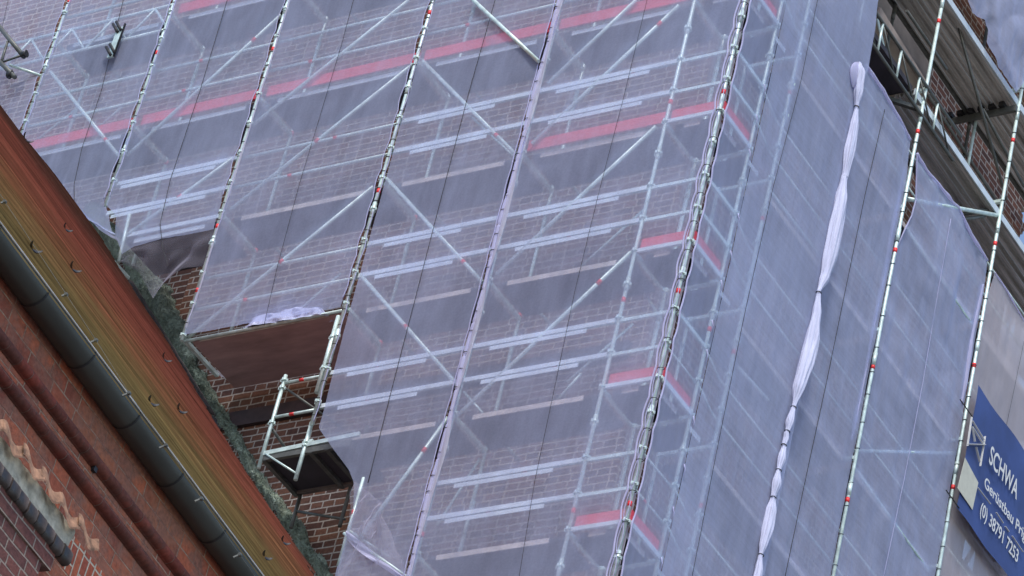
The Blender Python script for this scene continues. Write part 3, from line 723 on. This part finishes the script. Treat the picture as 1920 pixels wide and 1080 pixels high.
# 4: d-e with free lower left edge
lf = [V(d_ - .012, TOP)] + px([(647, 613), (598, 803), (622, 838), (655, 882), (664, 905), (663, 960), (648, 1005), (628, 1080)]) + px([(618, 1130)])
o, _ = mk('lilac net sheet with slanting free edge over bare brick, left of centre', [V(d_ - .012, TOP), V(e_ - .035, TOP)], [lf[-1], V(e_ - .035, -4.8)], lf, [V(e_ - .035, TOP), V(e_ - .035, -4.8)], seed=5, eR=scal(.5, .014, .4), nv=240); nets['4'] = o
# 5: e to corner
o5, _ = mk('widest lilac net sheet on the front, left of the laced corner pole', [V(e_ - .02, TOP), V(g_ - .01, TOP)], [V(e_ - .02, -5.4), V(g_ - .01, -5.4)], [V(e_ - .02, TOP), V(e_ - .02, -5.4)], [V(g_ - .01, TOP), V(g_ - .01, -5.4)], seed=6, nu=90, nv=240, eL=scal(.5, .03, .3), eR=scal(per_, .030, .1, .012)); nets['5'] = o5
# bunched net covering pole e
def wrap(par, base_x, z0, z1, r0=.035, dx=0.0):
    pts = []; rs = []; z = z0; 
    while z < z1:
        pts.append((base_x + dx + .012 * math.sin(z * 3.1), YN + .015, z)); rs.append(r0 * (1 + .35 * noise.noise(Vector((z * 2.2, 3, 1))) - .35 * (abs(math.sin(math.pi * z / .5)) < .12))); z += .02
    MB().tube(pts, rs, 10).build('folded_edge', M['net_thick'], par)
wrap(o5, e_, -5.2, TOP, .030)
for k, x in (('1', a_), ('2', b_), ('3', c_), ('4', d_)):
    z0 = {'1': 4.7, '2': 3.4, '3': .8, '4': -1.1}[k]
    hem(nets[k], lambda z: .012 * math.sin(z * 5) + .008 * math.sin(z * 13), z0, TOP, 'x', x + .028, .006)
    n_ = nets[k]; zs = []; z = z0 + .1
    while z < 7.6: zs.append(z); z += random.uniform(.2, .32)
    ties(n_, x, -.06, zs, .031)

def overlap(par, x0, z0, z1, wd_, sd):
    def P(u, v):
        z = z0 + (z1 - z0) * v; w2 = .55 * wd_ * (.25 + .9 * abs(math.sin(math.pi * (z - .7) / 2))) * (1 + .6 * noise.noise(Vector((z * .9, sd, 0))))
        return Vector((x0 + w2 * u, YN - .022 - .008 * math.sin(z * 4 + u * 5), z))
    MB().grid(P, 6, 200).build('net_overlap', M['net_far'], par)
overlap(nets['3'], c_ + .04, .8, TOP, .05, 3); overlap(o5, e_ + .03, -5.2, TOP, .12, 5)
zs = [-4 + .3 * i + random.uniform(-.05, .05) for i in range(38)]; ties(o5, e_, YN + .015, zs, .038)
for k, x in (('0', a_), ('1', b_), ('2', c_), ('3', d_), ('4', e_)):
    fn = {'0': scal(.5, .04, .2), '1': scal(.5, .035, .1), '2': scal(.5, .035, .33), '3': scal(.47, .032, .05), '4': scal(.5, .014, .4)}[k]
    z0 = {'0': 4.7, '1': 3.4, '2': 3.0, '3': .8, '4': -4.8}[k]
    hem(nets[k], lambda z: -fn(z), z0, TOP, 'x', x - .045, .006)
# side sheets, plane X = +.075
XN = .075
def W(y, z, x=XN): return Vector((x, y, z))
def pxs(pts, X=XN): return [atx(x, y, X) for x, y in pts]
rt1 = [W(2.95, TOP + 1), W(2.93, 7.2)] + pxs([(1646, 0), (1640, 60), (1628, 128)]) + [W(2.80, 5.5), W(2.80, -5.5)]
o6a, _ = mk('narrow clear net strip between the laced corner pole and the next upright', [W(.01, TOP + 1), W(.76, TOP + 1)], [W(.01, -5.5), W(.76, -5.5)], [W(.01, TOP + 1), W(.01, -5.5)], [W(.76, TOP + 1), W(.76, -5.5)], M['net_clear'], (1, 0, 0), seed=18, nu=40, nv=240, amp=.015, eL=scal(per_, .030, .1, .012))
o6, _ = mk('pale net sheet on the tower side, left of the hanging white net roll', [W(.77, TOP + 1), rt1[0]], [W(.77, -5.5), rt1[-1]], [W(.77, TOP + 1), W(.77, -5.5)], rt1, S, (1, 0, 0), seed=8, nu=80, nv=240, amp=.02)
XN = -.035
def W(y, z, x=XN): return Vector((x, y, z))
def pxs(pts, X=XN): return [atx(x, y, X) for x, y in pts]
z5 = [p for p in pxs([(1622, 122), (1655, 170), (1680, 215), (1706, 262)])]
o7, _ = mk('pale net sheet right of the white net roll with a pointed upper corner', z5, [W(2.78, -5.5), W(4.375, -5.5)], [z5[0], W(2.78, 5.3), W(2.78, -5.5)], [z5[-1], W(4.37, 5.2), W(4.375, -5.5)], S, (1, 0, 0), seed=9, nu=50, nv=200)
t8 = pxs([(1718, 288), (1735, 318), (1760, 348), (1788, 382), (1797, 390), (1820, 440), (1850, 488)])
l8 = [t8[0]] + pxs([(1717, 330), (1716, 375), (1708, 405), (1697, 427)]) + [W(4.40, 3.9), W(4.42, 2), W(4.40, -5.5)]
o8, _ = mk('pale net sheet billowing between the two right hand poles, torn open at its upper left', t8, [l8[-1], W(6.77, -5.5)], l8, [t8[-1], W(6.76, 5.2), W(6.77, -5.5)], S, (1, 0, 0), seed=10, nu=60, nv=200, amp=.05)
t9 = pxs([(1864, 512), (1885, 542), (1920, 604), (1960, 668)])
o9, _ = mk('pinkish grey net sheet at the right edge behind the blue banner', t9, [W(6.785, -5.5), W(t9[-1].y, -5.5)], [t9[0], W(6.785, 4.5), W(6.785, -5.5)], [t9[-1], W(t9[-1].y, -5.5)], M['net_far'], (1, 0, 0), seed=11, nu=50, nv=160)
# hanging piece top right
hp_ = pxs([(1812, -60), (1815, 0), (1822, 25), (1846, 38), (1852, 55), (1850, 80), (1870, 125), (1888, 150), (1905, 173)], .06)
o10, _ = mk('crumpled net sheet hanging in a point above the ribbed deck, top right corner', [hp_[0], atx(1990, -60, .06)], [hp_[-1], atx(1922, 150, .06)], hp_, [atx(1990, -60, .06), atx(1922, 150, .06)], M['net_side'], (1, 0, 0), seed=12, nu=40, nv=60, amp=.09)
# laced corner cords
for par, ax_, sg in ((o5, 'x', -1), (o6a, 'y', 1)):
    fn = scal(per_, .030, .1, .012); hem(par, lambda z: sg * fn(z), -5.4, TOP, ax_, 0, .011)
zs = []; z = .1 - 13 * per_
while z < TOP: zs.append(z); z += per_
ties(o5, .02, -.02, zs, .04)
XN1 = .075
def top_hem(par, pts, r0, X):
    Q = []; 
    for a, b in zip(pts, pts[1:]): Q += [a.lerp(b, k / 10) for k in range(10)]
    Q.append(pts[-1]); MB().tube([q + Vector((.01, 0, .012 * noise.noise(q * 6))) for q in Q], [r0 * (1 + .5 * noise.noise(q * 5)) for q in Q], 8).build('folded_edge', M['net_thick'], par)
top_hem(o7, z5, .022, 0); top_hem(o8, t8, .022, 0); top_hem(o9, t9, .012, 0); top_hem(o8, l8[:6], .010, 0)
mb = MB()      # puffed fold where the bundle begins
ctr = atx(1606, 138, XN1 + .02)
def puff(u, v):
    a = math.pi * 2 * u; r = .13 * math.sin(math.pi * min(.97, v * .9 + .05)) ** .8; return Vector((ctr.x + .05 * math.cos(a) * (r / .13), ctr.y + r * math.sin(a) * (1 + .2 * math.sin(a * 3)), ctr.z + .17 - .42 * v))
mb.grid(puff, 24, 14); mb.build('net_fold', M['net_thick'], o7)
# stray folded net edges along side poles
def sidefold(par, y, z0, z1, r0):
    pts = []; rs = []; z = z0
    while z < z1:
        pts.append((XN - .02, y + .01 * math.sin(z * 4), z)); rs.append(r0 * (1 + .5 * noise.noise(Vector((z * 2.4, y, 1))))); z += .03
    MB().tube(pts, rs, 8).build('folded_edge', M['net_thick'], par)
sidefold(o7, 4.30, .9, 5.3, .02); sidefold(o8, 6.70, 3.2, 5.2, .035)
ties(o8, 0.0, 4.38, [-3 + .42 * i + random.uniform(-.08, .08) for i in range(24)], .028)
ties(o9, 0.0, 6.78, [-1 + .40 * i + random.uniform(-.08, .08) for i in range(26)], .028)
# pale skirt of sheet 1 lying over the roof edge
sk0 = px([(96, 318), (125, 362), (160, 404), (214, 436)], -.09); sk1 = px([(116, 345), (150, 398), (185, 428), (226, 456)], -.02)
mb = MB(); mb.grid(lambda u, v: poly(sk0, u).lerp(poly(sk1, u), v) + Vector((0, -.03 * math.sin(v * 7 + u * 5), .02 * noise.noise(Vector((u * 6, v * 3, 2))))), 40, 8); mb.build('loose_flap', M['net_clear'], nets['1'])
# small tassels of tie ends beside pole h
for q in ((1433, 158), (1418, 215), (1405, 280), (1384, 400), (1370, 470), (1352, 525), (1335, 600), (1325, 655), (1300, 780), (1283, 870), (1262, 950), (1240, 1045)):
    p = atx(*q, .09); MB().tube([p, p + Vector((.01, .03, -.06)), p + Vector((.0, .04, -.16))], [.008, .006, .002], 5).build('tie_end', M['net_thick'], o6)
# strip of net lapped round behind the corner pole, and crossing cords in front of it
mb = MB(); mb.grid(lambda u, v: Vector((-.065 + .075 * u, -.03 + .10 * u ** 1.6, -5.4 + 15.6 * v)), 4, 60); mb.build('net_overlap', M['net_far'], o5)
for sg in (-1, 1):
    pts = []; z = -5.4
    while z < TOP: pts.append(Vector((.012 + sg * .030 * math.sin(2 * math.pi * (z - .1) / (2 * per_)), YN + .022, z))); z += .04
    MB().tube(pts, .005, 5).build('lacing_cord', M['net_thick'], o5)
# net roll
roll = [(118, 1612, 4), (135, 1612, 12), (170, 1609, 11), (198, 1606, 4.5), (204, 1606, 4.5), (240, 1601, 9), (280, 1594, 11), (330, 1585, 6.5), (334, 1583, 6.5), (380, 1576, 13), (430, 1566, 15), (480, 1556, 15), (520, 1547, 10), (546, 1535, 4), (552, 1535, 5), (590, 1531, 10), (640, 1522, 15), (680, 1512, 16), (720, 1500, 13), (762, 1488, 4), (766, 1487, 4.5), (790, 1481, 8), (807, 1477, 4.5), (811, 1475, 4.5), (822, 1474, 5.5), (833, 1470, 4.5), (838, 1470, 5), (860, 1465, 8), (880, 1460, 4.5), (884, 1459, 4.5), (905, 1456, 9), (931, 1450, 4.5), (935, 1450, 5), (960, 1446, 10), (990, 1440, 11), (1020, 1432, 8), (1038, 1427, 4), (1044, 1426, 4.5), (1070, 1423, 8), (1110, 1414, 9), (1150, 1405, 4)]
mb = MB(); n0 = 0; seg = 36; K = []
for (y0, x0, r0), (y1, x1, r1) in zip(roll, roll[1:]):
    m_ = max(2, int((y1 - y0) / 5))
    for k in range(m_): f = k / m_; f2 = f * f * (3 - 2 * f); K.append((y0 + (y1 - y0) * f, x0 + (x1 - x0) * f, r0 + (r1 - r0) * f2))
for y, x, r in K:
    c = atx(x, y, XN1 + .05); R1 = r / 155.
    for k in range(seg):
        a = 2 * math.pi * k / seg; rr = R1 * (1 + .10 * math.sin(a * 4 + c.z * 1.1) + .13 * math.sin(a * 9 - c.z * 2.3) + .16 * noise.noise(Vector((math.cos(a) * 2.5, math.sin(a) * 2.5, c.z * 2.2))))
        mb.v.append((c.x + rr * .8 * math.cos(a), c.y + rr * math.sin(a), c.z))
for i in range(len(K) - 1):
    for k in range(seg): l = (k + 1) % seg; mb.face([i * seg + k, i * seg + l, (i + 1) * seg + l, (i + 1) * seg + k], True)
roll_m = simple('rolled_net_fabric', (.56, .58, .76), .9, 0, .16, 6, .02, (5, 5, .35))
ro = mb.build('net_roll', roll_m); tag(ro, 'long white net bundle tied at intervals, hanging down the tower side', 'net roll')
for y, x in ((201, 1606), (332, 1584), (549, 1535), (764, 1488), (809, 1476), (835, 1470), (882, 1460), (933, 1450), (1041, 1427)):
    c = atx(x, y, XN1 + .05); mbt = MB(); mbt.tube([(c.x + .031 * math.cos(t), c.y + .036 * math.sin(t), c.z) for t in [k * math.pi / 6 for k in range(12)]], .006, 5, closed=True); mbt.build('cable_tie', M['tie'], ro)
# dark stitched seams hanging in front of the sheets
def seam(par, pts, X=None, r=.0045, m='tie'):
    P_ = [(at(x, y, YN - .03) if X is None else atx(x, y, X)) for x, y in pts]
    Q = []
    for a, b in zip(P_, P_[1:]): Q += [a.lerp(b, k / 8) for k in range(8)]
    MB().tube(Q + [P_[-1]], r, 5).build('seam_cord', M[m], par)
seam(nets['1'], [(236, -20), (190, 170), (153, 280), (139, 345), (140, 400)])
seam(nets['2'], [(432, -20), (375, 170), (320, 335), (300, 420), (306, 470), (316, 500)])
seam(nets['3'], [(668, -20), (640, 85), (560, 350), (520, 500), (495, 610)], r=.0035)
seam(nets['4'], [(934, -20), (880, 170), (830, 360), (785, 535), (737, 720), (690, 905)])
seam(o5, [(1218, -20), (1170, 180), (1123, 360), (1078, 545), (1035, 750), (1003, 900), (972, 1090)], r=.003)
seam(nets['0'], [(22, -30), (2, 60)], r=.003)
seam(o6, [(1537, -20), (1500, 160), (1450, 350), (1398, 580), (1345, 840), (1296, 1090)], X=XN1 + .03, r=.0035)
seam(o7, [(1659, 205), (1623, 360), (1588, 530), (1550, 715), (1510, 900), (1468, 1100)], X=XN + .03, r=.0045)
seam(o8, [(1783, 410), (1760, 540), (1730, 720), (1695, 900), (1655, 1090)], X=XN + .03, r=.004, m='net_thick')
seam(o9, [(1880, 830), (1893, 770), (1920, 640)], X=XN + .03, r=.0025)
# crumpled film on deck
mb = MB()
def film(u, v):
    a = at(452, 614, -.05).lerp(at(610, 588, -.05), u); hgt = .42 * math.sin(math.pi * min(1, u * 1.05)) ** .6 * (.6 + .6 * noise.noise(Vector((u * 4, 0, 3)))) + .03
    n = noise.fractal(Vector((u * 9, v * 5, 0)), 1, 2, 4)
    return a + Vector((0, .18 * v + .06 * n, hgt * math.sin(math.pi * v * .9) + .03 * n))
mb.grid(film, 60, 20); fo = mb.build('plastic_film', roll_m); tag(fo, 'crumpled lilac film lying on the open brown deck', 'plastic film')
# hanging film under that deck
mb = MB(); A = at(392, 700, .98); Bp = at(640, 660, .98)
mb.grid(lambda u, v: A.lerp(Bp, u) + Vector((0, .03 * math.sin(u * 9), .04 - v * (.14 + .04 * math.sin(u * 5)) * min(1, 5 * u + .2))), 50, 6)
ho = mb.build('hanging_net', M['net_far']); tag(ho, 'narrow strip of net hanging under the back edge of the brown deck', 'netting')
# ------------------------------------------------------------------ small platform with open frame below the brown deck
sm = thing('small_platform', 'small open tube platform on the bare brick below the brown deck', 'scaffold platform', (-5.2, .4, -1.6))
def cs(mb, name, m='galv'): return child_world(mb, name, M[m], sm)
sx0, sx1 = -5.50, -4.86
p_ = cs(MB().tube([(sx0, 0, -1.62), (sx0, 0, -.22)], R_, 12), 'standard')
def small_ros(x, z, par, y=0.0):
    o = ros_o.copy(); COL.objects.link(o); o.parent = par; o.matrix_parent_inverse = Matrix.Identity(4); o.location = (x, y, z); return o
small_ros(sx0, -.3, p_); small_ros(sx0, -.42, p_); small_ros(sx0, -.95, p_)
q_ = cs(MB().tube([(sx1 - .02, 0, -1.9), (sx1 - .02, 0, -1.05)], R_ + .002, 12), 'standard'); small_ros(sx1 - .02, -1.35, q_); small_ros(sx1 - .02, -1.4, q_)
q_ = cs(MB().tube([(-4.91, -.03, .55), (-4.91, -.03, -.62)], .031, 12), 'standard'); small_ros(-4.91, .22, q_, -.03); small_ros(-4.91, -.25, q_, -.03)
q_ = cs(MB().tube([(sx0 + .1, .75, -2.0), (sx0 + .1, .75, -1.5)], R_, 12), 'standard', 'galv_dark'); q_ = cs(MB().tube([(sx1 + .2, .75, -2.1), (sx1 + .2, .75, -.6)], R_, 12), 'standard', 'galv_dark')
for z in (-.34, -.86):
    r1 = cs(MB().tube([(sx0 + .02, 0, z), (sx1 + .02, 0, z)], .02, 10), 'guardrail'); MB().tube([(-5.26, 0, z), (-5.19, 0, z)], .0216, 10).build('red_band', M['red_band'], r1)
cs(MB().bar((sx0 - .02, 0, -1.41), (-4.1, 0, -1.36), .03, .06), 'ledger'); cs(MB().tube([(sx0 + .05, -.01, -1.42), (sx1, -.01, -1.83)], .013, 8), 'brace')
r1 = cs(MB().tube([(sx0, .0, -1.0), (sx0 + .1, .75, -1.25)], .02, 8), 'guardrail', 'galv_dark'); 
cs(MB().tube([(sx0 + .02, 0, -.4), (sx1, .55, -.75)], .016, 8), 'brace', 'galv_dark')
dk = cs(MB().box((sx0 + .04, .02, -1.47), (-4.22, .75, -1.40)), 'deck', 'ply_dark')
for y in (.02, .73): MB().bar((sx0 + .02, y, -1.47), (-4.2, y, -1.47), .05, .08).build('deck_frame', M['timber'] if y > .5 else M['galv_dark'], dk)
for x in (sx0 + .04, sx1 + .08, sx1 + .32, -4.22): MB().bar((x, 0, -1.48), (x, .76, -1.48), .06, .08).build('deck_frame', M['galv_dark'], dk)
cs(MB().tube([(sx0 + .1, .75, -1.75), (sx1 + .25, .75, -2.0)], .018, 8), 'brace', 'galv_dark')
# short pole and tubes at the lower end of sheet 4
sp = thing('loose_tube', 'short pale steel tube at the free lower edge of the slanting net', 'steel tube', tuple(at(640, 1040, -.10)))
child_world(MB().tube([at(682, 896, -.065), at(634, 1062, -.065)], .022, 10), 'tube', M['galv'], sp)
child_world(MB().tube([at(661, 966, -.065), at(664, 957, -.065)], .0235, 10), 'red_band', M['red_band'], sp)
child_world(MB().tube([at(645, 1000, -.10), at(775, 1090, -.05)], .02, 8).tube([at(655, 995, -.10), at(730, 1045, .3)], .016, 8), 'brace', M['galv'], sp)
mb = MB(); mb.grid(lambda u, v: at(650, 1000, -.13).lerp(at(770, 1098, -.09), u) + Vector((0, -.03 * math.sin(u * 8 + v * 5), .035 - v * .10 * (1 + .3 * math.sin(u * 6)))), 30, 6); mb.build('folded_edge', M['net_thick'], nets['4'])
for q0_, q1_, q2_, q3_, sd in (((664, 900), (720, 945), (648, 1000), (700, 1010), 1), ((650, 998), (715, 960), (628, 1085), (770, 1090), 2)):
    A_, B_, C_, D_ = [at(*q, -.10 - .02 * sd) for q in (q0_, q1_, q2_, q3_)]
    mb = MB(); mb.grid(lambda u, v: A_.lerp(B_, u).lerp(C_.lerp(D_, u), v) + Vector((.03 * noise.noise(Vector((v * 5, sd, 0))), -.03 * math.sin(u * 14 + v * 6), .04 * noise.noise(Vector((u * 4, v * 3, sd))))), 30, 30); mb.build('net_fold', M['net_thin_shade'], nets['4'])
mb = MB(); mb.grid(lambda u, v: at(640, 1060, .0).lerp(at(775, 1040, .0), u) + Vector((0, .95 * v, -.25)), 4, 4); cw(mb, 'deck', M['ply'], front)
# ------------------------------------------------------------------ brackets poking out of the net at upper left
bk = thing('steel_bracket', 'dark triangular steel bracket sticking out of the net at the left edge', 'bracket', tuple(at(20, 110, -.3)))
Yb = -.35
def cb_(mb, name, m='galv_dark', par=bk): return child_world(mb, name, M[m], par)
cb_(MB().tube([at(-8, 42, Yb), at(43, 104, Yb)], .033, 10), 'tube'); cb_(MB().tube([at(-8, 108, Yb), at(28, 145, Yb)], .033, 10), 'tube')
cb_(MB().tube([at(14, 78, Yb), at(1, 122, Yb)], .02, 10), 'tube'); cb_(MB().tube([at(0, 118, Yb), at(40, 104, Yb)], .017, 10), 'tube')
cb_(MB().tube([at(18, 122, Yb + .1), at(78, 142, -.06)], .02, 10), 'tube', 'galv')
for q in ((47, 102), (20, 140)):
    p = at(*q, Yb); cb_(MB().tube([p - Vector((.05, 0, 0)), p + Vector((.03, 0, 0))], .05, 10).bar(p - Vector((0, 0, .07)), p + Vector((0, 0, .07)), .03, .03, (1, 0, 0)), 'clamp', 'black')
bk2 = thing('steel_bracket', 'flat grey bracket with two forked claws poking through the net at upper left', 'bracket', tuple(at(215, 78, -.15)))
p0, p1 = at(227, 52, -.16), at(207, 108, -.16)
cb_(MB().bar(p0, p1, .03, .11, (1, 0, 0)), 'plate', 'galv', bk2); cb_(MB().bar(p0 + Vector((.055, 0, .06)), p1 + Vector((.05, 0, 0)), .03, .014, (1, 0, 0)), 'rib', 'black', bk2)
for q in ((215, 52), (221, 48), (202, 95), (209, 90)):
    a = at(q[0] - 3, q[1] - 7, -.18); b = at(q[0] + 6, q[1] + 9, -.18); cb_(MB().tube([a, b], .022, 8), 'claw', 'black', bk2)
# ------------------------------------------------------------------ banner
bn = thing('advertising_banner', 'blue banner with white lettering fixed outside the net at lower right', 'banner', (.12, 7, 1.5))
BX = .13
def bxp(y, z, x=BX): return Vector((x, y, z))
mb = MB(); mb.grid(lambda u, v: bxp(6.73 + 4.4 * u, 1.50 + (3.46 - 1.50) * v + (.03 - .05 * u), BX + .012 * math.sin(u * 23 + v * 2) + .01 * math.sin(v * 9)), 60, 20); child_world(mb, 'fabric', M['banner'], bn)
def text(s, y, z, size, w=1.0, name='lettering'):
    cu = bpy.data.curves.new(name, 'FONT'); cu.body = s; cu.size = size; cu.extrude = .001; cu.offset = size * .012
    ob = bpy.data.objects.new('tmp', cu); COL.objects.link(ob); dg = bpy.context.evaluated_depsgraph_get(); me = bpy.data.meshes.new_from_object(ob.evaluated_get(dg)); bpy.data.objects.remove(ob)
    o = bpy.data.objects.new(name, me); COL.objects.link(o); me.materials.clear(); me.materials.append(M['print'])
    for v_ in me.vertices: x_, y_, z_ = v_.co; v_.co = (z_ * .5 + BX + .032, y + x_ * w, z + y_)
    o.parent = bn; o.matrix_parent_inverse = Matrix.Translation(-Vector(bn.location)); return o
tS = atx(1851, 866, BX); t1 = atx(1842, 902, BX); t2 = atx(1838, 952, BX)
text('SCHWA', tS.y - .02, tS.z - .02, .40, .60); text('Gerüstbau Prign', t1.y, t1.z - .08, .23, .92); text('(0) 38791 7253', t2.y - .05, t2.z - .12, .27, .70)
def bl(x0, y0, x1, y1, w_=.012):
    a = atx(x0, y0, BX + .03); b = atx(x1, y1, BX + .03); child_world(MB().bar(a, b, .006, w_, a.cross(b)), 'logo_line', M['print'], bn)
for q in ((1822, 782, 1814, 836), (1823, 789, 1845, 825), (1823, 800, 1843, 832), (1823, 800, 1828, 828), (1847, 818, 1838, 874), (1830, 838, 1837, 866)): bl(*q, .028)
bl(1814, 833, 1846, 834, .05)
pc = [atx(x, y, BX + .03) for x, y in ((1809, 858), (1834, 905), (1823, 956), (1795, 915))]
mb = MB(); mb.prism(pc, (.004, 0, 0)); child_world(mb, 'blank_label', simple('pale_label', (.5, .5, .42), .7, 0, .1), bn)
for q in ((1833, 914, 1857, 945), (1868, 961, 1881, 981), (1885, 987, 1892, 997), (1898, 1005, 1918, 1035)): bl(*q, .02)
for q in ((1812, 768), (1786, 938)):
    p = atx(*q, BX); child_world(MB().tube([p + Vector((0, -.2, .02)), p + Vector((.01, .18, .0))], .008, 6), 'cable_tie', M['tie'], bn)
